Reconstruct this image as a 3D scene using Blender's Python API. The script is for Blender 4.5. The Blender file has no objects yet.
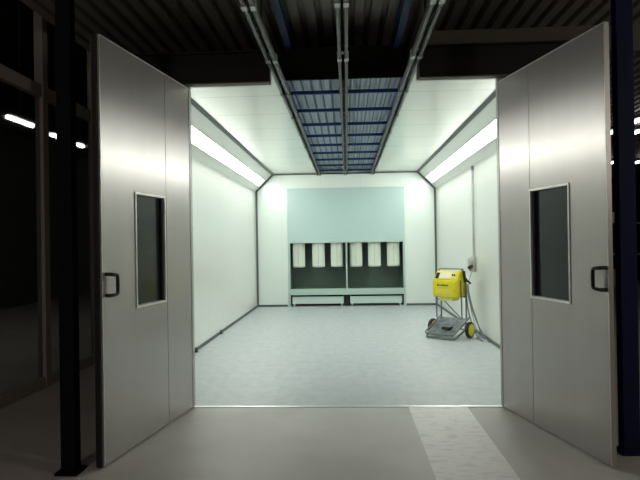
import bpy, bmesh, math, random
from mathutils import Vector, Matrix
random.seed(4)
C = bpy.context.scene.collection
R = math.radians
scene = bpy.context.scene

# ------------------------------------------------------------------ materials
def mat(name, col, rough=.5, metal=0., coat=0., emit=None, estr=0., spec=.5):
    m = bpy.data.materials.new(name); m.use_nodes = True
    b = m.node_tree.nodes['Principled BSDF']
    b.inputs['Base Color'].default_value = (*col, 1)
    b.inputs['Roughness'].default_value = rough
    b.inputs['Metallic'].default_value = metal
    b.inputs['Coat Weight'].default_value = coat
    b.inputs['Coat Roughness'].default_value = .12
    b.inputs['Specular IOR Level'].default_value = spec
    if emit:
        b.inputs['Emission Color'].default_value = (*emit, 1)
        b.inputs['Emission Strength'].default_value = estr
    return m

def noisy(m, c1, c2, scale=3., detail=6., lo=.35, hi=.65, stretch=(1, 1, 1), bump=0.):
    nt = m.node_tree; b = nt.nodes['Principled BSDF']
    tc = nt.nodes.new('ShaderNodeTexCoord'); mp = nt.nodes.new('ShaderNodeMapping')
    mp.inputs['Scale'].default_value = stretch
    nz = nt.nodes.new('ShaderNodeTexNoise'); nz.inputs['Scale'].default_value = scale
    nz.inputs['Detail'].default_value = detail
    rp = nt.nodes.new('ShaderNodeValToRGB')
    rp.color_ramp.elements[0].position = lo; rp.color_ramp.elements[0].color = (*c1, 1)
    rp.color_ramp.elements[1].position = hi; rp.color_ramp.elements[1].color = (*c2, 1)
    nt.links.new(tc.outputs['Object'], mp.inputs['Vector']); nt.links.new(mp.outputs['Vector'], nz.inputs['Vector'])
    nt.links.new(nz.outputs['Fac'], rp.inputs['Fac']); nt.links.new(rp.outputs['Color'], b.inputs['Base Color'])
    if bump:
        bp = nt.nodes.new('ShaderNodeBump'); bp.inputs['Strength'].default_value = bump; bp.inputs['Distance'].default_value = .01
        nt.links.new(nz.outputs['Fac'], bp.inputs['Height']); nt.links.new(bp.outputs['Normal'], b.inputs['Normal'])
    return m

def panelled(name, col, axis, pitch, offset, seam=.6, rough=.28, coat=.3, width=.012):
    """sheet-metal sandwich panels: thin seam lines every `pitch` metres along an object axis"""
    m = mat(name, col, rough, 0, coat)
    nt = m.node_tree; b = nt.nodes['Principled BSDF']
    tc = nt.nodes.new('ShaderNodeTexCoord'); sp = nt.nodes.new('ShaderNodeSeparateXYZ')
    nt.links.new(tc.outputs['Object'], sp.inputs[0])
    a = nt.nodes.new('ShaderNodeMath'); a.operation = 'ADD'; a.inputs[1].default_value = -offset + 100 * pitch
    nt.links.new(sp.outputs[axis], a.inputs[0])
    mo = nt.nodes.new('ShaderNodeMath'); mo.operation = 'MODULO'; mo.inputs[1].default_value = pitch
    nt.links.new(a.outputs[0], mo.inputs[0])
    lt = nt.nodes.new('ShaderNodeMath'); lt.operation = 'LESS_THAN'; lt.inputs[1].default_value = width
    nt.links.new(mo.outputs[0], lt.inputs[0])
    mx = nt.nodes.new('ShaderNodeMix'); mx.data_type = 'RGBA'
    mx.inputs['A'].default_value = (*col, 1); mx.inputs['B'].default_value = (*[c * seam for c in col], 1)
    nt.links.new(lt.outputs[0], mx.inputs['Factor']); nt.links.new(mx.outputs['Result'], b.inputs['Base Color'])
    return m

M = {}
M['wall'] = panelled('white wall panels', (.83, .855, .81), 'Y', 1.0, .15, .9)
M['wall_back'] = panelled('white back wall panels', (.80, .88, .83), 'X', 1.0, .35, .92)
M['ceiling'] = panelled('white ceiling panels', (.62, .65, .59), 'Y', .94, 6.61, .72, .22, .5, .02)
M['chamfer'] = mat('white fascia sheet', (.84, .86, .82), .35, 0, .2)
M['trim'] = mat('grey corner profile', (.10, .12, .115), .5, .1)
M['sill'] = mat('aluminium sill', (.75, .76, .76), .35, .8)
M['booth_floor'] = noisy(mat('blue grey floor coating', (.3, .36, .4), .42, 0, 0), (.43, .475, .495), (.52, .56, .58), 9., 12., .3, .7, (1, .7, 1))
M['concrete'] = noisy(mat('hall concrete floor', (.2, .2, .2), .5), (.47, .455, .44), (.56, .545, .53), 1.4, 8., .3, .7)
M['stripe'] = noisy(mat('white floor paint', (.8, .8, .78), .55), (.66, .66, .65), (.84, .83, .81), 9., 8., .3, .5, (1, 2.5, 1))
M['door'] = noisy(mat('satin grey door sheet', (.42, .42, .38), .26, .5), (.40, .375, .36), (.42, .395, .38), 1.2, 3., .3, .7, (6, 6, .6))
M['door_edge'] = mat('door edge profile', (.42, .42, .40), .4, .5)
M['window_frame'] = mat('white metal window frame', (.72, .73, .70), .35, .3)
M['dark_glass'] = mat('dark tinted glass', (.032, .040, .040), .14, 0, 0, spec=.22)
M['rubber'] = mat('black rubber', (.012, .012, .013), .6)
M['black'] = mat('black plastic', (.012, .012, .013), .35)
M['steel_black'] = mat('black painted steel', (.008, .009, .008), .6, spec=.3)
M['matt_black'] = mat('matt black sheet', (.008, .008, .007), .9, spec=.1)
M['column_blue'] = mat('navy painted steel column', (.005, .009, .045), .65, spec=.2)
M['column_dark'] = mat('dark painted steel column', (.004, .005, .008), .75, spec=.12)
M['beam_blue'] = mat('blue painted steel beam', (.010, .024, .075), .5)
M['bar_blue'] = mat('blue crossbar paint', (.012, .045, .17), .45)
M['deck'] = mat('galvanised roof deck', (.34, .325, .29), .5, .3)
M['purlin'] = mat('brown grey purlin', (.10, .095, .075), .6)
M['sheet_blue'] = panelled('blue grey corrugated sheet', (.36, .43, .52), 'X', .115, .06, .22, .45, 0, .018)
M['rail'] = mat('grey steel rail', (.12, .128, .115), .45, .5)
M['coupler'] = mat('bright zinc coupler', (.42, .43, .42), .35, .6)
M['panel_blue'] = mat('pale blue grey sheet', (.49, .65, .63), .4, 0, .1)
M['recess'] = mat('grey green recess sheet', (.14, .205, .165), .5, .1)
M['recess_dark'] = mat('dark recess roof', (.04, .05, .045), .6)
M['ledge'] = mat('pale grey green ledge', (.46, .60, .55), .4)
M['bin'] = mat('grey green bin sheet', (.56, .70, .64), .4)
M['gap_shade'] = mat('black gap shade', (.01, .014, .013), .7)  # shade of the gaps under and between the bins, put into the colour
M['paper'] = mat('white pleated filter paper', (.80, .86, .76), .8)
M['paper_cap'] = mat('pale filter end cap', (.62, .68, .60), .6)
M['tube'] = mat('fluorescent glass cover', (.9, .95, .92), .4, emit=(.97, 1.0, .93), estr=22.)
M['lamp'] = mat('hall lamp tube', (.9, .9, .9), .4, emit=(1., .97, .9), estr=9.)
M['lamp_body'] = mat('grey lamp housing', (.12, .12, .12), .5)
M['mullion'] = mat('brown grey window mullion', (.42, .39, .36), .5)
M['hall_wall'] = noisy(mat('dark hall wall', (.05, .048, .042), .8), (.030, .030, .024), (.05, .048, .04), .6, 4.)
M['hall_glass'] = mat('hall window glass', (.9, .95, .95), .03)
M['hall_glass'].node_tree.nodes['Principled BSDF'].inputs['Transmission Weight'].default_value = 1.
M['hall_glass'].node_tree.nodes['Principled BSDF'].inputs['IOR'].default_value = 1.3
M['yellow'] = noisy(mat('bright yellow plastic', (.80, .70, .01), .4), (.78, .66, .012), (.86, .77, .02), 5, 3)
M['yellow_pale'] = mat('pale yellow panel', (.86, .82, .25), .4)
M['label_white'] = mat('cream label', (.85, .83, .62), .5)
M['ink'] = mat('black ink', (.02, .02, .015), .6)
M['chrome'] = mat('grey tubular steel', (.19, .215, .215), .35, .7)
M['tray'] = noisy(mat('grey tray sheet', (.25, .28, .29), .5, .3), (.10, .12, .13), (.24, .27, .29), 14, 4)
M['hose'] = mat('grey hose', (.20, .23, .23), .5)
M['socket'] = mat('light grey socket', (.42, .45, .43), .4)
M['conduit'] = mat('pale grey conduit', (.50, .53, .51), .4, .2)
M['notice'] = mat('cream notice paper', (.75, .72, .45), .7)
M['olive'] = mat('olive crate', (.25, .25, .10), .6)

# ------------------------------------------------------------------ geometry
class MB:
    def __init__(s): s.bm = bmesh.new()
    def box(s, x0, x1, y0, y1, z0, z1, bev=0.):
        v = [s.bm.verts.new((x, y, z)) for z in (z0, z1) for (x, y) in ((x0, y0), (x1, y0), (x1, y1), (x0, y1))]
        fs = [(3, 2, 1, 0), (4, 5, 6, 7), (0, 1, 5, 4), (1, 2, 6, 5), (2, 3, 7, 6), (3, 0, 4, 7)]
        faces = [s.bm.faces.new([v[i] for i in f]) for f in fs]
        if bev:
            es = {e for f in faces for e in f.edges}
            bmesh.ops.bevel(s.bm, geom=list(es), offset=bev, segments=2, affect='EDGES', profile=.5)
        return s
    def prism(s, pts, axis, a0, a1):
        """pts: closed 2-D outline; axis: extrusion axis"""
        def P(p, a):
            return {'X': (a, p[0], p[1]), 'Y': (p[0], a, p[1]), 'Z': (p[0], p[1], a)}[axis]
        A = [s.bm.verts.new(P(p, a0)) for p in pts]; B = [s.bm.verts.new(P(p, a1)) for p in pts]
        n = len(pts); s.bm.faces.new(A); s.bm.faces.new(B[::-1])
        for i in range(n): s.bm.faces.new((A[i], B[i], B[(i + 1) % n], A[(i + 1) % n]))
        bmesh.ops.recalc_face_normals(s.bm, faces=s.bm.faces)
        return s
    def tube(s, pts, r, n=10, closed=False):
        pts = [Vector(p) for p in pts]; rings = []; N = len(pts); up = None
        for i, p in enumerate(pts):
            a = pts[(i - 1) % N] if (i or closed) else p
            b = pts[(i + 1) % N] if (i < N - 1 or closed) else p
            t = (b - a).normalized()
            if up is None:
                up = Vector((0, 0, 1)) if abs(t.z) < .9 else Vector((1, 0, 0))
            u = (up - t * up.dot(t)).normalized(); w = t.cross(u); up = u
            rings.append([s.bm.verts.new(p + (u * math.cos(2 * math.pi * k / n) + w * math.sin(2 * math.pi * k / n)) * r) for k in range(n)])
        for i in range(N if closed else N - 1):
            a, b = rings[i], rings[(i + 1) % N]
            for k in range(n): s.bm.faces.new((a[k], a[(k + 1) % n], b[(k + 1) % n], b[k]))
        if not closed: s.bm.faces.new(rings[0][::-1]); s.bm.faces.new(rings[-1])
        bmesh.ops.recalc_face_normals(s.bm, faces=s.bm.faces)
        return s
    def lathe(s, c, axis, prof, n=28):
        """prof: list of (offset along axis, radius)"""
        rings = []
        for a, r in prof:
            ring = []
            for k in range(n):
                t = 2 * math.pi * k / n; x, y = r * math.cos(t), r * math.sin(t)
                v = {'X': (a, x, y), 'Y': (x, a, y), 'Z': (x, y, a)}[axis]
                ring.append(s.bm.verts.new(Vector(c) + Vector(v)))
            rings.append(ring)
        for a, b in zip(rings, rings[1:]):
            for k in range(n): s.bm.faces.new((a[k], a[(k + 1) % n], b[(k + 1) % n], b[k]))
        s.bm.faces.new(rings[0][::-1]); s.bm.faces.new(rings[-1])
        bmesh.ops.recalc_face_normals(s.bm, faces=s.bm.faces)
        return s
    def build(s, name, m, parent=None, smooth=False, loc=None):
        me = bpy.data.meshes.new(name); s.bm.to_mesh(me); s.bm.free()
        if smooth:
            me.polygons.foreach_set('use_smooth', [True] * len(me.polygons))
            me.set_sharp_from_angle(angle=R(40))
        o = bpy.data.objects.new(name, me); C.objects.link(o); me.materials.append(m)
        if parent: o.parent = parent
        if loc: o.location = loc
        return o

def rounded(pts, r=.05, k=5):
    """round the corners of a polyline"""
    pts = [Vector(p) for p in pts]; out = [pts[0]]
    for a, b, c in zip(pts, pts[1:], pts[2:]):
        d1 = (a - b); d2 = (c - b); rr = min(r, d1.length * .45, d2.length * .45)
        p, q = b + d1.normalized() * rr, b + d2.normalized() * rr
        for i in range(k + 1):
            t = i / k; out.append(p * (1 - t) ** 2 + b * 2 * t * (1 - t) + q * t * t)
    out.append(pts[-1]); return out

def tag(o, label, cat, group=None, kind=None):
    o['label'] = label; o['category'] = cat
    if group: o['group'] = group
    if kind: o['kind'] = kind
    return o
def thing(name, label, cat, loc=(0, 0, 0), rz=0, group=None, kind=None):
    o = bpy.data.objects.new(name, None); C.objects.link(o); o.location = loc; o.rotation_euler.z = rz
    o.empty_display_size = .2
    return tag(o, label, cat, group, kind)
def dup(root, loc, label, rz=None):
    r = root.copy(); C.objects.link(r); r.location = loc; r['label'] = label
    if rz is not None: r.rotation_euler.z = rz
    for ch in list(root.children):
        c = ch.copy(); C.objects.link(c); c.parent = r
        for g in list(ch.children):
            d = g.copy(); C.objects.link(d); d.parent = c
    return r
def struct(name, mb, m, label, cat, smooth=False):
    return tag(mb.build(name, m, None, smooth), label, cat, kind='structure')

# ------------------------------------------------------------------ booth shell
XL, XR, YF, YB, H = -2.30, 2.24, 5.45, 14.15, 3.36      # interior faces
CX0, CX1, ZC = -1.87, 1.81, 2.93                        # fascia: top x, lower z
SX0, SX1, SY0 = -.72, .70, 6.20                         # ceiling slot
struct('floor', MB().box(XL - .1, XR + .1, YF, YB + 1.0, -.12, 0), M['booth_floor'],
       'blue grey coated floor inside the bright white booth', 'floor')
struct('floor', MB().box(-9, 11, -6, YF, -.12, 0).box(-9, XL - .1, YF, 24, -.12, 0).box(XR + .1, 11, YF, 24, -.12, 0).box(XL - .1, XR + .1, YB + 1.0, 24, -.12, 0), M['concrete'],
       'grey concrete hall floor in front of the booth', 'floor')
struct('wall_left', MB().box(XL - .1, XL, YF + .06, YB, 0, ZC), M['wall'], 'white panelled left side wall of the booth', 'wall')
struct('wall_right', MB().box(XR, XR + .1, YF + .06, YB, 0, ZC), M['wall'], 'white panelled right side wall of the booth behind the yellow machine', 'wall')
# back wall around the filter housing
PX0, PX1 = -1.50, 1.45
struct('wall_back', MB().box(XL - .1, PX0, YB, YB + .08, 0, H).box(PX1, XR + .1, YB, YB + .08, 0, H).box(PX0, PX1, YB, YB + .08, 2.98, H).box(SX0, SX1, YB, YB + .08, H, H + .25),
       M['wall_back'], 'white back wall of the booth around the pale blue filter panel', 'wall')
struct('wall_front', MB().box(XL - .1, -1.53, YF, YF + .06, 0, 3.17).box(1.466, XR + .1, YF, YF + .06, 0, 3.17)
       .box(XL - .1, SX0, YF, YF + .06, 3.165, 3.36).box(SX1, XR + .1, YF, YF + .06, 3.165, 3.36),
       M['door_edge'], 'grey front wall of the booth around the open doorway', 'wall')
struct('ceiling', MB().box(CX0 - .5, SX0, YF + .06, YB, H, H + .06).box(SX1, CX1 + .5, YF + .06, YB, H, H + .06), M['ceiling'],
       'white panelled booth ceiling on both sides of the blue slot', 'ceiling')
def slab_quad(p, q, t):  # sloped fascia section, outward thickness t
    d = Vector((q[0] - p[0], q[1] - p[1])).normalized(); n = Vector((-d.y, d.x)) * t
    return [p, q, (q[0] + n.x, q[1] + n.y), (p[0] + n.x, p[1] + n.y)]
struct('wall_upper_left', MB().prism(slab_quad((XL, ZC), (CX0, H), .05), 'Y', YF + .06, YB), M['chamfer'],
       'sloping white fascia above the left booth wall holding the light strip', 'wall panel')
struct('wall_upper_right', MB().prism(slab_quad((XR, ZC), (CX1, H), -.05), 'Y', YF + .06, YB), M['chamfer'],
       'sloping white fascia above the right booth wall holding the light strip', 'wall panel')
tn = [0]
def trim(mb, label, m='trim'):
    tn[0] += 1; return struct('trim_%d' % tn[0], mb, M[m], label, 'trim')
def strip(p, q, w, t):   # thin trim lying along Y at section point p, towards q
    d = Vector((q[0] - p[0], q[1] - p[1])).normalized(); a = Vector(p); n = Vector((-d.y, d.x)) * t
    b = a + d * w
    return [tuple(a), tuple(b), tuple(b + n), tuple(a + n)]
trim(MB().prism([(CX0 - .02, H - .02), (CX0 + .04, H), (CX0 + .04, H - .012), (CX0 + .0, H - .03)], 'Y', YF + .07, YB), 'grey edge profile between left fascia and ceiling')
trim(MB().prism([(CX1 + .02, H - .02), (CX1 - .04, H), (CX1 - .04, H - .012), (CX1 + .0, H - .03)], 'Y', YF + .07, YB), 'grey edge profile between right fascia and ceiling')
trim(MB().box(XL, XL + .02, YF + .07, YB - .03, 0, .045), 'dark grey skirting profile along the left booth wall')
trim(MB().box(XR - .02, XR, YF + .07, YB - .03, 0, .045), 'dark grey skirting profile along the right booth wall')
trim(MB().box(XL + .02, PX0 - .02, YB - .02, YB, 0, .05), 'grey skirting on the back wall left of the filter unit')
trim(MB().box(PX1 + .02, XR - .02, YB - .02, YB, 0, .05), 'grey skirting on the back wall right of the filter unit')
trim(MB().box(XL, XL + .045, YB - .03, YB, .0, ZC), 'vertical grey corner profile at the back left')
trim(MB().box(XR - .045, XR, YB - .03, YB, .0, ZC), 'vertical grey corner profile at the back right')
trim(MB().prism(strip((XL, ZC), (CX0, H), math.hypot(CX0 - XL, H - ZC), -.04), 'Y', YB - .03, YB), 'sloping grey corner profile where left fascia meets the back wall')
trim(MB().prism(strip((XR, ZC), (CX1, H), math.hypot(CX1 - XR, H - ZC), .04), 'Y', YB - .03, YB), 'sloping grey corner profile where right fascia meets the back wall')
trim(MB().box(CX0, CX1, YB - .03, YB, H - .03, H), 'thin grey profile where the ceiling meets the back wall')
trim(MB().box(-1.53, 1.466, YF - .005, YF + .045, 0, .006), 'thin bright aluminium sill across the booth doorway', 'sill')

# ------------------------------------------------------------------ booth lights in the sloping fascias
def light_strip(side):
    p, q = ((XL, ZC), (CX0, H)) if side == 'left' else ((XR, ZC), (CX1, H))
    d = Vector((q[0] - p[0], q[1] - p[1])); L = d.length; d.normalize()
    inn = Vector((d.y, -d.x)) if side == 'left' else Vector((-d.y, d.x))
    base = Vector(p)
    t = thing('fluorescent_light_strip', 'long glowing fluorescent light strip in the sloping %s fascia' % side, 'light', (0, 0, 0), 0, 'booth light strips')
    def sec(a, b, h0, h1):
        return [tuple(base + d * a + inn * h0), tuple(base + d * b + inn * h0), tuple(base + d * b + inn * h1), tuple(base + d * a + inn * h1)]
    y0, y1 = 6.0, 13.82
    a0, a1 = .29 * L, .60 * L
    f = MB()
    f.prism(sec(a0 - .02, a0, .001, .022), 'Y', y0 - .02, y1 + .02); f.prism(sec(a1, a1 + .02, .001, .022), 'Y', y0 - .02, y1 + .02)
    f.prism(sec(a0, a1, .001, .022), 'Y', y0 - .02, y0); f.prism(sec(a0, a1, .001, .022), 'Y', y1, y1 + .02)
    f.build('frame', M['window_frame'], t)
    MB().prism(sec(a0 + .001, a1 - .001, .002, .017), 'Y', y0 + .001, y1 - .001).build('glass_cover', M['tube'], t)
light_strip('left'); light_strip('right')

# ------------------------------------------------------------------ filter unit in the back wall
t = thing('filter_housing', 'pale blue grey filter housing with two wide openings in the back wall', 'extraction unit', (0, YB, 0))
y0, y1 = -.03, .85
MB().box(PX0, PX1, y0, y0 + .03, 1.63, 2.985).build('upper_panel', M['panel_blue'], t)
fr = MB()
fr.box(PX0, -1.445, y0, .05, .0, 1.63).box(1.405, PX1, y0, .05, 0, 1.63)
fr.box(-1.445, 1.405, y0, .05, 1.60, 1.63)
fr.build('frame', M['ledge'], t)
MB().box(-.035, .005, y0, .02, .44, 1.60, .004).build('divider', M['ledge'], t)
MB().box(-1.445, 1.405, y0 - .03, .10, .29, .44, .006).build('ledge', M['ledge'], t)
rc = MB()
rc.box(-1.46, 1.42, y1 - .02, y1, .29, 1.75).box(-1.46, -1.445, .05, y1 - .02, .29, 1.75).box(1.405, 1.42, .05, y1 - .02, .29, 1.75)
rc.box(-1.445, 1.405, .10, y1 - .02, .34, .40)
rc.box(-.025, -.005, .05, y1 - .02, .5, 1.75)
rc.build('recess', M['recess'], t)
MB().box(-1.445, 1.405, .0, y1 - .02, 1.70, 1.75).build('recess_roof', M['recess_dark'], t)
MB().box(-1.445, 1.405, .30, .32, .0, .29).box(-.06, .03, y0 + .03, .30, .0, .29).build('plinth', M['gap_shade'], t)

# hanging pleated cartridges
def pleated(r0, r1, z0, z1, n=40):
    mb = MB(); bm = mb.bm; A = []; B = []
    for k in range(n * 2):
        a = math.pi * k / n; r = r0 if k % 2 else r1
        A.append(bm.verts.new((r * math.cos(a), r * math.sin(a), z0))); B.append(bm.verts.new((r * math.cos(a), r * math.sin(a), z1)))
    m = len(A)
    for k in range(m): bm.faces.new((A[k], A[(k + 1) % m], B[(k + 1) % m], B[k]))
    bm.faces.new(A[::-1]); bm.faces.new(B); return mb
cx = [-1.24, -.735, -.26, .225, .695, 1.175]
cart = None
words = ['leftmost of the six', 'second from the left', 'just left of the divider',
         'just right of the divider', 'second from the right', 'rightmost of the six']
for i, x in enumerate(cx):
    lab = 'white pleated filter cartridge hanging in the back opening, ' + words[i]
    if cart is None:
        cart = thing('filter_cartridge', lab, 'filter', (x, YB + .22, .98), 0, 'filter cartridges in the back openings')
        pleated(.148, .160, .03, .69).build('filter_paper', M['paper'], cart)
        MB().lathe((0, 0, 0), 'Z', [(0, .12), (.008, .155), (.035, .163), (.04, .158)]).build('end_cap', M['paper_cap'], cart, True)
        MB().box(-.007, .007, -.166, -.155, .03, .69).build('seam', M['paper_cap'], cart)
        MB().box(-.165, .165, -.165, .165, .69, .72).build('mounting_plate', M['recess_dark'], cart)
    else: dup(cart, (x, YB + .22, .98), lab)

# low collecting bins under the ledge
def bin_(x0, x1, lab):
    b = thing('collecting_bin', lab, 'bin', ((x0 + x1) / 2, YB - .02, 0), 0, 'collecting bins under the filter openings')
    w = (x1 - x0) / 2
    MB().box(-w, w, 0, .02, .065, .245, .004).box(-w, w, .02, .28, .065, .085).box(-w, -w + .015, .02, .28, .085, .24).box(w - .015, w, .02, .28, .085, .24).build('body', M['bin'], b)
    MB().box(-w, w, -.014, .0, .225, .245, .003).build('rim', M['ledge'], b)
    for sx in (-w + .05, w - .05):
        MB().box(sx - .02, sx + .02, .0, .03, .0, .065).build('leg', M['ledge'], b)
bin_(-1.40, -.10, 'low grey green collecting bin under the left filter opening')
bin_(.06, 1.36, 'low grey green collecting bin under the right filter opening')

# ------------------------------------------------------------------ ceiling slot grille
t = thing('slot_cover', 'blue framed corrugated cover closing the ceiling slot between the tracks', 'ceiling panel', (0, 0, 3.42))
def corrug(x0, x1, y0, y1, z, pitch, h, tk=.004):
    """trapezoidal sheet, ribs along Y"""
    bot = []; x = x0
    while x < x1 - 1e-4:
        for dx, dz in ((0, 0), (.55 * pitch, 0), (.62 * pitch, h), (.93 * pitch, h)):
            if x + dx <= x1: bot.append((x + dx, z + dz))
        x += pitch
    bot.append((x1, z))
    bm = MB(); A = [[bm.bm.verts.new((p[0], y, p[1] + o)) for p in bot] for o in (0, tk) for y in (y0, y1)]
    for k in range(len(bot) - 1):
        bm.bm.faces.new((A[0][k], A[0][k + 1], A[1][k + 1], A[1][k])); bm.bm.faces.new((A[2][k], A[3][k], A[3][k + 1], A[2][k + 1]))
        bm.bm.faces.new((A[0][k], A[2][k], A[2][k + 1], A[0][k + 1])); bm.bm.faces.new((A[1][k], A[1][k + 1], A[3][k + 1], A[3][k]))
    for k in (0, -1): bm.bm.faces.new((A[0][k], A[1][k], A[3][k], A[2][k]))
    bmesh.ops.recalc_face_normals(bm.bm, faces=bm.bm.faces)
    return bm
corrug(SX0 + .02, -.03, SY0, YB, .045, .115, .03).build('corrugated_sheet', M['sheet_blue'], t)
corrug(.03, SX1 - .02, SY0, YB, .045, .115, .03).build('corrugated_sheet', M['sheet_blue'], t)
MB().box(SX0 + .002, SX0 + .06, SY0, YB, -.03, .045).build('side_beam', M['bar_blue'], t)
MB().box(SX1 - .06, SX1 - .002, SY0, YB, -.03, .045).build('side_beam', M['bar_blue'], t)
for k in range(9):
    y = 6.76 + k * .912
    MB().box(SX0 + .06, -.04, y - .019, y + .019, -.022, .02).build('crossbar', M['bar_blue'], t)
    MB().box(.04, SX1 - .06, y - .019, y + .019, -.022, .02).build('crossbar', M['bar_blue'], t)
MB().box(-.04, .04, SY0, YB, -.02, .045).build('centre_beam', M['steel_black'], t)

# three overhead conveyor tracks: twin rails with couplers
def track(x, lab):
    t = thing('overhead_track', lab, 'conveyor track', (x, 0, 3.30), 0, 'overhead conveyor tracks')
    for s in (-1, 1):
        MB().prism([(s * .018, 0), (s * .046, 0), (s * .046, .055), (s * .018, .055), (s * .018, .045), (s * .036, .045), (s * .036, .01), (s * .018, .01)], 'Y', 1.0, YB - .02).build('rail', M['rail'], t)
    y = 1.60
    while y < YB - .2:
        c = MB()
        for s in (-1, 1): c.box(s * .032 - .021, s * .032 + .021, y - .04, y + .04, -.006, .058, .003)
        c.box(-.055, .055, y - .025, y + .025, .058, .072)
        c.build('coupling', M['coupler'] if y < 5.8 else M['rail'], t); 
        y += 1.2
    for k, y in enumerate((2.2, 4.6)):
        MB().tube([(0, y, .05), (0, y, .80)], .009).build('hanger_rod', M['steel_black'], t)
track(-.68, 'left overhead twin rail track running from the hall into the booth')
track(-.01, 'middle overhead twin rail track running from the hall into the booth')
track(.67, 'right overhead twin rail track running from the hall into the booth')

# ------------------------------------------------------------------ header over the doorway and roof outside
t = thing('header_beam', 'black steel header beam crossing over the booth doorway', 'beam', (0, YF, 3.155))
MB().box(-2.42, SX0 - .002, -.05, -.03, .012, .30).box(SX1 + .02, 2.42, -.05, -.03, .012, .30).build('web', M['steel_black'], t)
MB().box(-2.42, SX0 - .002, -.09, -.002, 0, .012).box(SX1 + .02, 2.42, -.09, -.002, 0, .012).build('lower_flange', M['purlin'], t)
MB().box(-2.42, SX0 - .002, -.09, -.002, .30, .315).box(SX1 + .02, 2.42, -.09, -.002, .30, .315).build('upper_flange', M['steel_black'], t)
MB().box(SX0 + .01, SX1 - .01, .70, .74, .25, .60).build('slot_header', M['matt_black'], t)
tag(MB().box(.86, 9, 5.9, 6.0, 3.53, 3.80).build('purlin', M['purlin']), 'brown grey purlin above and behind the black header beam', 'beam')
def deck_sheet():
    return corrug(-3.2, 11, -6, 24, 4.05, .175, .065, .006)
struct('ceiling', deck_sheet(), M['deck'], 'dark ribbed metal roof deck of the hall above the booth', 'ceiling')
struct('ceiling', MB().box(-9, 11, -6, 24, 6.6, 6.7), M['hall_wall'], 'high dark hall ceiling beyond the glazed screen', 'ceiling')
for s, x in (('left', -.60), ('right', .575)):
    t = thing('steel_beam', 'dark blue steel beam above the %s overhead track in the hall' % s, 'beam', (x, 0, 3.72), 0, 'blue beams above the tracks')
    MB().box(-.035, .035, 0, 13.5, 0, .01).build('lower_flange', M['beam_blue'], t)
    MB().box(-.006, .006, 0, 13.5, .01, .15).build('web', M['beam_blue'], t)
    MB().box(-.035, .035, 0, 13.5, .15, .16).build('upper_flange', M['beam_blue'], t)

# columns beside the doors
def column(x, y, w, m, lab):
    t = thing('steel_column', lab, 'column', (x, y, 0), 0, None)
    MB().box(-w / 2, w / 2, -.045, -.035, .02, 4.05).build('front_flange', M[m], t)
    MB().box(-w / 2, w / 2, .035, .045, .02, 4.05).build('rear_flange', M[m], t)
    MB().box(-.006, .006, -.035, .035, .02, 4.05).build('web', M[m], t)
    MB().box(-w / 2 - .03, w / 2 + .03, -.08, .08, 0, .02).build('base_plate', M[m], t)
column(-1.985, 3.9, .10, 'column_dark', 'near black steel column left of the left booth door')
column(2.085, 4.3, .118, 'column_blue', 'navy blue steel column right of the right booth door')

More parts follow.
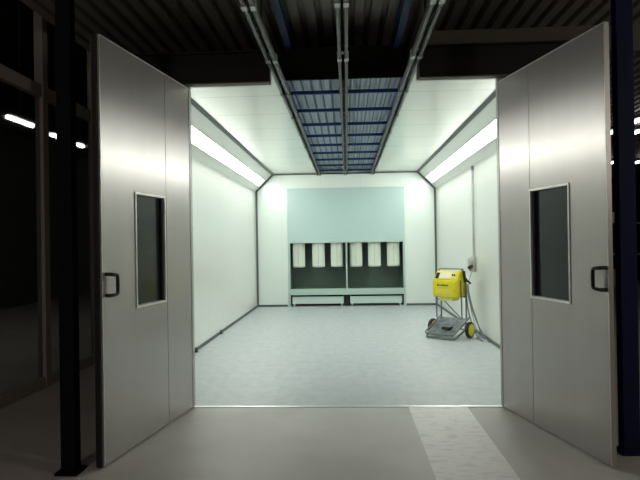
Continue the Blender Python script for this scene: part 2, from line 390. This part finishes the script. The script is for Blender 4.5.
# ------------------------------------------------------------------ the two open doors
def door(n, hx, hy, ang, side, u0, u1, label):
    """local x runs from the hinge to the free edge; face towards the doorway at y = s*0"""
    t = thing('door_%d' % n, label, 'door', (hx, hy, .0), R(ang), None, 'structure')
    s = 1 if side == 'left' else -1      # inner face at local y=0, thickness away
    def bx(mb, x0, x1, a, b, z0, z1, bev=0):    # a,b depth from inner face: negative = towards viewer side
        ya, yb = sorted((-s * a, -s * b)); return mb.box(x0, x1, ya, yb, z0, z1, bev)
    W, Hh, T = (1.50 if side == 'left' else 1.495), (3.13 if side == 'left' else 3.105), (.06 if side == 'left' else .026); z0, z1 = 1.11, 2.025; sm = .51 if side == 'left' else u0 - .012
    lf = MB()
    bx(lf, .02, sm, 0, T, .012, Hh); bx(lf, sm + .006, u0, 0, T, .012, Hh) if u0 > sm + .01 else None
    bx(lf, u1, W, 0, T, .012, Hh); bx(lf, u0, u1, 0, T, .012, z0); bx(lf, u0, u1, 0, T, z1, Hh)
    lf.build('leaf', M['door'], t)
    sl = MB(); bx(sl, sm, sm + .006, .006, T - .006, .012, Hh); sl.build('panel_joint', M['trim'], t)
    ed = MB(); bx(ed, W, W + .012, -.004, T + .004, .012, Hh + .006); bx(ed, .0, .02, -.004, T + .004, .012, Hh + .006)
    bx(ed, .02, W, -.004, T + .004, Hh, Hh + .01)
    ed.build('edge_profile', M['door_edge'], t)
    if side == 'left':
        rb = MB(); bx(rb, W + .012, W + .03, .01, T - .01, .012, Hh); rb.build('rubber_seal', M['rubber'], t)
    fr = MB(); w = .010
    bx(fr, u0 - w, u0 + .005, -.008, T, z0 - w, z1 + w); bx(fr, u1 - .005, u1 + w, -.008, T, z0 - w, z1 + w)
    bx(fr, u0 + .005, u1 - .005, -.008, T, z0 - w, z0 + .008); bx(fr, u0 + .005, u1 - .005, -.008, T, z1 - .008, z1 + w)
    f = fr.build('window_frame', M['window_frame'], t)
    g = MB(); bx(g, u0 + .005, u1 - .005, .036, .044, z0 + .008, z1 - .008); g.build('window_glass', M['dark_glass'], f)
    gk = MB(); q = .03
    bx(gk, u0 + .005, u0 + q, .01, .036, z0 + .008, z1 - .008); bx(gk, u1 - q, u1 - .005, .01, .036, z0 + .008, z1 - .008)
    gk.build('gasket', M['rubber'], f)
    hz0, hz1 = 1.235, 1.40; c = 1.425 if side == 'left' else 1.44
    d = -s * -1
    MB().tube(rounded([(c + .032, s * .0, hz0 + .005), (c + .032, s * .0 + s * .045, hz0 + .005), (c - .035, s * .055, hz0 + .012), (c - .035, s * .055, hz1 - .012), (c + .032, s * .045, hz1 - .005), (c + .032, 0, hz1 - .005)], .018, 4), .014, 10).build('handle', M['black'], t, True)
    hg = MB()
    for z in (.3, 1.1, 2.0, 2.85): hg.tube([(-.005, s * -.03, z), (-.005, s * -.03, z + .12)], .014, 10)
    hg.build('hinge', M['trim'], t, True)
    return t
# angles: direction of leaf from hinge
door(1, -1.53, 5.45, -99.2, 'left', .553, 1.035, 'open left booth door in satin grey with dark window and black handle')
door(2, 1.462, 5.45, -76.3, 'right', .545, 1.07, 'open right booth door in satin grey with dark window and black handle')

# painted stripe on the hall floor
tag(MB().box(.57, 1.13, 1.2, YF - .008, .0005, .003).build('floor_stripe', M['stripe']), 'wide white painted stripe on the concrete leading to the doorway', 'floor marking')

# ------------------------------------------------------------------ yellow powder unit on its trolley
ct = thing('powder_spray_unit', 'bright yellow powder spray unit on a tubular trolley by the right wall', 'machine', (1.71, 9.50, 0), R(-40))
# body: slanted control face on top, boxy below
prof = [(-.17, .67), (.16, .67), (.17, .72), (.17, 1.06), (.04, 1.10), (-.04, 1.10), (-.15, .96), (-.19, .93), (-.19, .70)]
b = MB().prism(prof, 'X', -.215, .215)
bmesh.ops.bevel(b.bm, geom=list(b.bm.edges), offset=.012, segments=2, affect='EDGES')
body = b.build('body', M['yellow'], ct, True)
MB().prism([(-.158, .968), (-.050, 1.104), (-.044, 1.098), (-.152, .962)], 'X', -.19, .19).build('control_panel', M['yellow_pale'], ct)
MB().prism([(-.157, .982), (-.085, 1.070), (-.078, 1.064), (-.150, .976)], 'X', -.183, -.125).build('display', M['black'], ct)
MB().prism([(-.160, .980), (-.088, 1.070), (-.081, 1.064), (-.153, .974)], 'X', -.11, .10).build('label_plate', M['label_white'], ct)
for x in (.13, .165):
    MB().tube([(x, -.105, 1.02), (x, -.135, 1.045)], .012).build('knob', M['ink'], ct, True)
mk = MB(); x = -.125
for w, h in ((.022, .030), (.014, .020), (.016, .022), (.014, .020), (.018, .022), (.014, .030), (.02, .022), (.014, .020), (.012, .026), (.016, .02)):
    mk.prism([(x, .855), (x + w, .855), (x + w + .005, .855 + h), (x + .005, .855 + h)], 'Y', -.1925, -.189); x += w + .005
mk.build('lettering', M['ink'], ct)
vt = MB()
for k in range(4): vt.box(-.15, .15, -.1925, -.189, .735 + k * .02, .741 + k * .02)
vt.build('vent', M['yellow_pale'], ct)
MB().box(-.12, .13, -.12, .1, .60, .67, .01).build('hopper_base', M['yellow_pale'], ct)
# tubular frame
for s in (-1, 1):
    MB().tube(rounded([(s * .235, -.16, .05), (s * .235, .06, .10), (s * .235, .12, .28), (s * .235, .12, .9)], .08), .014).build('post', M['chrome'], ct, True)
    MB().tube([(s * .235, -.03, .30), (s * .235, -.05, .95)], .011).build('front_post', M['chrome'], ct, True)
MB().tube(rounded([(-.235, .12, .88), (-.235, .05, 1.10), (-.19, .02, 1.13), (.19, .02, 1.13), (.235, .05, 1.10), (.235, .12, .88)], .05), .012).build('handle', M['chrome'], ct, True)
MB().tube([(-.225, .12, .62), (.225, .12, .22)], .010).build('brace', M['chrome'], ct, True)
MB().tube(rounded([(-.225, -.06, .60), (-.05, -.1, .66), (.225, -.06, .74)], .1), .006).build('cable', M['hose'], ct, True)
MB().tube([(-.235, .12, .66), (.235, .12, .66)], .012).build('crossbar', M['chrome'], ct, True)
# inclined tray with double rim
MB().prism([(-.36, .065), (.14, .285), (.14, .297), (-.36, .077)], 'X', -.25, .25).build('tray', M['tray'], ct)
MB().tube(rounded([(-.27, .16, .32), (-.27, -.38, .085), (.27, -.38, .085), (.27, .16, .32)], .07), .014).build('rim', M['chrome'], ct, True)
MB().tube(rounded([(-.26, .02, .20), (-.26, -.36, .016), (.28, -.36, .016), (.28, .10, .18)], .07), .014).build('base_tube', M['chrome'], ct, True)
MB().box(-.03, .12, -.24, -.12, .137, .19, .008).build('holder', M['black'], ct)
MB().tube([(-.33, .02, .135), (.33, .02, .135)], .012).build('axle', M['chrome'], ct, True)
for s in (-1, 1):
    w = MB().lathe((s * .35, .02, .135), 'X', [(-.028, .118), (-.022, .131), (0, .135), (.022, .131), (.028, .118)]).build('wheel', M['rubber'], ct, True)
    MB().lathe((s * .35, .02, .135), 'X', [(-.036, .03), (-.034, .09), (-.0285, .102), (.0285, .102), (.034, .09), (.036, .03)]).build('hub', M['yellow'], w, True)

# spray gun hanging at the machine's right side, hoses to the socket on the wall
g = thing('spray_gun', 'black powder spray gun hanging on the right side of the yellow unit', 'spray gun', (1.95, 9.35, .88))
MB().tube([(-.03, 0, .22), (-.02, 0, .12), (-.005, -.01, .03)], .024).build('barrel', M['black'], g, True)
MB().tube([(-.02, 0, .12), (.03, -.01, .05), (.075, -.01, .01)], .017).build('grip', M['black'], g, True)
MB().tube([(-.04, .02, .22), (-.04, .02, .25), (-.09, .04, .25)], .008).build('hook', M['chrome'], g, True)
hs = [[(1.955, 9.33, .90), (1.985, 9.28, .60), (2.06, 9.14, .30), (2.15, 8.98, .06), (2.19, 8.85, .012)],
      [(1.975, 9.37, .88), (2.04, 9.40, .55), (2.15, 9.46, .25), (2.20, 9.40, .03), (2.20, 9.20, .012)],
      [(1.965, 9.40, .84), (1.985, 9.45, .50), (2.05, 9.40, .20), (2.11, 9.25, .012), (2.11, 8.95, .012)]]
for k, h in enumerate(hs):
    tag(MB().tube(rounded(h, .2, 6), .011, 8).build('hose', M['hose'], None, True),
        ['grey hose reaching furthest forward on the floor from the spray gun', 'grey hose running closest along the wall from the spray gun', 'grey hose landing on the floor closest to the trolley wheel'][k], 'hose', 'hoses of the spray unit')
tag(MB().tube(rounded([(2.19, 9.93, 1.08), (2.10, 9.85, .9), (2.08, 9.7, .5), (2.15, 9.6, .15), (2.18, 9.5, .02), (2.16, 9.3, .013), (2.08, 9.25, .013)], .2, 6), .006, 8).build('power_cable', M['hose'], None, True),
    'thin grey power cable dropping from the wall socket to the floor', 'cable')
s = thing('wall_socket', 'round grey wall socket with black plug on the right booth wall', 'socket', (XR, 9.95, 1.18))
MB().box(-.06, -.002, -.10, .10, -.13, .13, .015).build('housing', M['socket'], s, True)
MB().lathe((-.085, -.01, .04), 'X', [(-.03, .065), (-.02, .08), (.025, .08)]).build('cover', M['socket'], s, True)
MB().tube([(-.06, -.05, -.03), (-.13, -.12, -.05)], .032).build('plug', M['black'], s, True)
MB().lathe((-.07, .02, -.09), 'X', [(-.03, .03), (.01, .035)]).build('outlet', M['conduit'], s, True)
c = thing('conduit_pipe', 'thin pale conduit rising up the right wall from the socket', 'pipe', (XR - .022, 9.95, 1.31))
MB().tube([(0, 0, 0), (0, 0, 1.52)], .018).build('pipe', M['conduit'], c, True)
MB().box(-.02, .02, -.03, .03, 1.52, 1.60, .004).build('end_box', M['hose'], c)
for z in (.3, .9, 1.4): MB().box(-.021, .021, -.026, .026, z, z + .02).build('clip', M['conduit'], c)

# small floor brackets on the left wall base
for k, (y, lab) in enumerate(((9.9, 'small dark bracket on the left wall skirting, halfway to the back'), (8.25, 'small dark bracket on the left wall skirting, nearest the door'))):
    tag(MB().box(XL + .021, XL + .06, y - .03, y + .03, .001, .075, .006).build('floor_bracket', M['trim']), lab, 'bracket', 'brackets on the left skirting')

# ------------------------------------------------------------------ the dark hall around
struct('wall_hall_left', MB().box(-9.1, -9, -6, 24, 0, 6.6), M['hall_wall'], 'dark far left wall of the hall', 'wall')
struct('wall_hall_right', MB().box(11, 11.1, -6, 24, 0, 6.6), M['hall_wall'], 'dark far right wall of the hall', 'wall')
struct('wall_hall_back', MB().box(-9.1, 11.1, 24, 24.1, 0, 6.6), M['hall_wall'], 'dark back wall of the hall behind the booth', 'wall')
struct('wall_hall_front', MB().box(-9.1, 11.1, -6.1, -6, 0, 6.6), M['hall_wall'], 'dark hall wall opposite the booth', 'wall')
# steel-framed glazed screen left of the booth
gp = thing('glazed_screen', 'dark glazed screen with brown grey mullions left of the booth', 'glazed screen', (-3.5, 0, 0))
ys = [3.66, 4.98, 6.30, 7.62, 8.94]
for y in ys: MB().box(-.05, .05, y - .055, y + .055, 0, 6.2).build('mullion', M['mullion'], gp)
for a, b_ in zip(ys, ys[1:]):
    MB().box(-.04, .04, a + .055, b_ - .055, 3.32, 3.46).build('rail', M['mullion'], gp)
    MB().box(-.04, .04, a + .055, b_ - .055, 0, .12).build('rail', M['mullion'], gp)
    MB().box(-.006, .006, a + .055, b_ - .055, .12, 3.32).build('pane', M['hall_glass'], gp)
# lamps far in the hall
def lamp(x, y, z, L, lab, w=.09, rz=0):
    t = thing('hall_lamp', lab, 'lamp', (x, y, z), rz, 'lamps far back in the dark hall')
    MB().box(-w, w, -L / 2 - .02, L / 2 + .02, .05, .10).build('housing', M['lamp_body'], t)
    MB().tube([(0, -L / 2, .02), (0, L / 2, .02)], .035, 10).build('tube', M['lamp'], t, True)
    MB().tube([(0, 0, .1), (0, 0, (6.58 if x < -4 else 4.04) - z)], .01, 6).build('hanger', M['lamp_body'], t)
lamp(-6.05, 10.15, 3.93, .8, 'long glowing hall lamp seen through the screen at the far left edge')
lamp(-6.14, 11.6, 3.93, .4, 'glowing hall lamp between the two visible mullions of the left screen')
lamp(-6.16, 12.7, 3.93, .3, 'small glowing hall lamp just right of the near black column')
lamp(5.86, 11.54, 3.93, .35, 'glowing hall lamp right of the navy column, upper one at the frame edge')
lamp(5.905, 12.68, 3.93, .35, 'glowing hall lamp between the right door edge and the navy column, topmost')
lamp(6.47, 12.75, 3.93, .3, 'glowing hall lamp right of the navy column, second from the top')
lamp(8.27, 17.7, 3.93, .25, 'glowing hall lamp between the right door edge and the navy column, second from top')
lamp(9.05, 17.8, 3.93, .25, 'glowing hall lamp right of the navy column, third from the top')

# things on a rack beside the booth on the right, seen in the slit beside the door
rk = thing('storage_rack', 'dark storage rack seen in the slit between right door and navy column', 'rack', (5.83, 12.3, 0))
for x in (-.35, .35):
    for y in (-.3, .3): MB().box(x - .02, x + .02, y - .02, y + .02, 0, 2.6).build('post', M['lamp_body'], rk)
for z in (.55, 1.25, 1.9): MB().box(-.35, .35, -.3, .3, z, z + .03).build('shelf', M['lamp_body'], rk)
tag(MB().box(5.52, 5.95, 12.05, 12.3, .582, .95, .01).build('crate', M['olive']), 'olive crate on the lowest shelf of the dark rack', 'crate')
tag(MB().box(5.52, 5.85, 12.05, 12.3, 1.931, 2.15, .01).build('carton', M['notice']), 'cream carton on the top shelf of the dark rack', 'box')

# ------------------------------------------------------------------ light from the hall (dim, warm), with added point fills
def area(x, y, z, w, l, e, col, rot=(0, 0, 0)):
    d = bpy.data.lights.new('hall_light', 'AREA'); d.shape = 'RECTANGLE'; d.size = w; d.size_y = l; d.energy = e; d.color = col
    o = bpy.data.objects.new('hall_light', d); C.objects.link(o); o.location = (x, y, z); o.rotation_euler = rot
    return o
def point(x, y, z, e, col, rad=.15):
    d = bpy.data.lights.new('added_fill_light', 'POINT'); d.energy = e; d.color = col; d.shadow_soft_size = rad
    o = bpy.data.objects.new('added_fill_light', d); C.objects.link(o); o.location = (x, y, z)
point(5.0, 1.0, 2.9, 110, (1., .9, .78))  # added unseen fill that brightens the right side of the roof deck
point(-2.6, -.3, 3.0, 60, (1., .86, .74))  # added unseen fill for the left deck ribs and the right door
area(0, -3.0, 3.9, 3.0, .4, 38, (1., .84, .74))
area(6.5, 8.0, 3.9, 1.0, 3.0, 12, (1., .95, .7))
area(-6.5, 7.0, 3.9, 1.0, 3.0, 5, (1., .85, .65))

w = bpy.data.worlds.new('World'); scene.world = w; w.use_nodes = True
w.node_tree.nodes['Background'].inputs[0].default_value = (.006, .006, .006, 1)
w.node_tree.nodes['Background'].inputs[1].default_value = 1.

# ------------------------------------------------------------------ camera (level world, slight yaw, pitch and roll of the hand-held shot)
cam = bpy.data.cameras.new('camera'); co = bpy.data.objects.new('camera', cam); C.objects.link(co)
cam.sensor_width = 36; cam.lens = 560 / 640 * 36; cam.clip_end = 200
yaw, pit, rol = R(2.75), R(.3), R(-.9)
fw = Vector((-math.sin(yaw) * math.cos(pit), math.cos(yaw) * math.cos(pit), math.sin(pit)))
r = Vector((math.cos(yaw), math.sin(yaw), 0)); u = r.cross(fw)
r2 = r * math.cos(rol) + u * math.sin(rol); u2 = -r * math.sin(rol) + u * math.cos(rol)
co.matrix_world = Matrix(((r2.x, u2.x, -fw.x, 0), (r2.y, u2.y, -fw.y, 0), (r2.z, u2.z, -fw.z, 1.6), (0, 0, 0, 1)))
scene.camera = co
vs = scene.view_settings
vs.view_transform = 'Standard'; vs.look = 'None'; vs.gamma = 1; vs.use_curve_mapping = False
vs.exposure = -.15
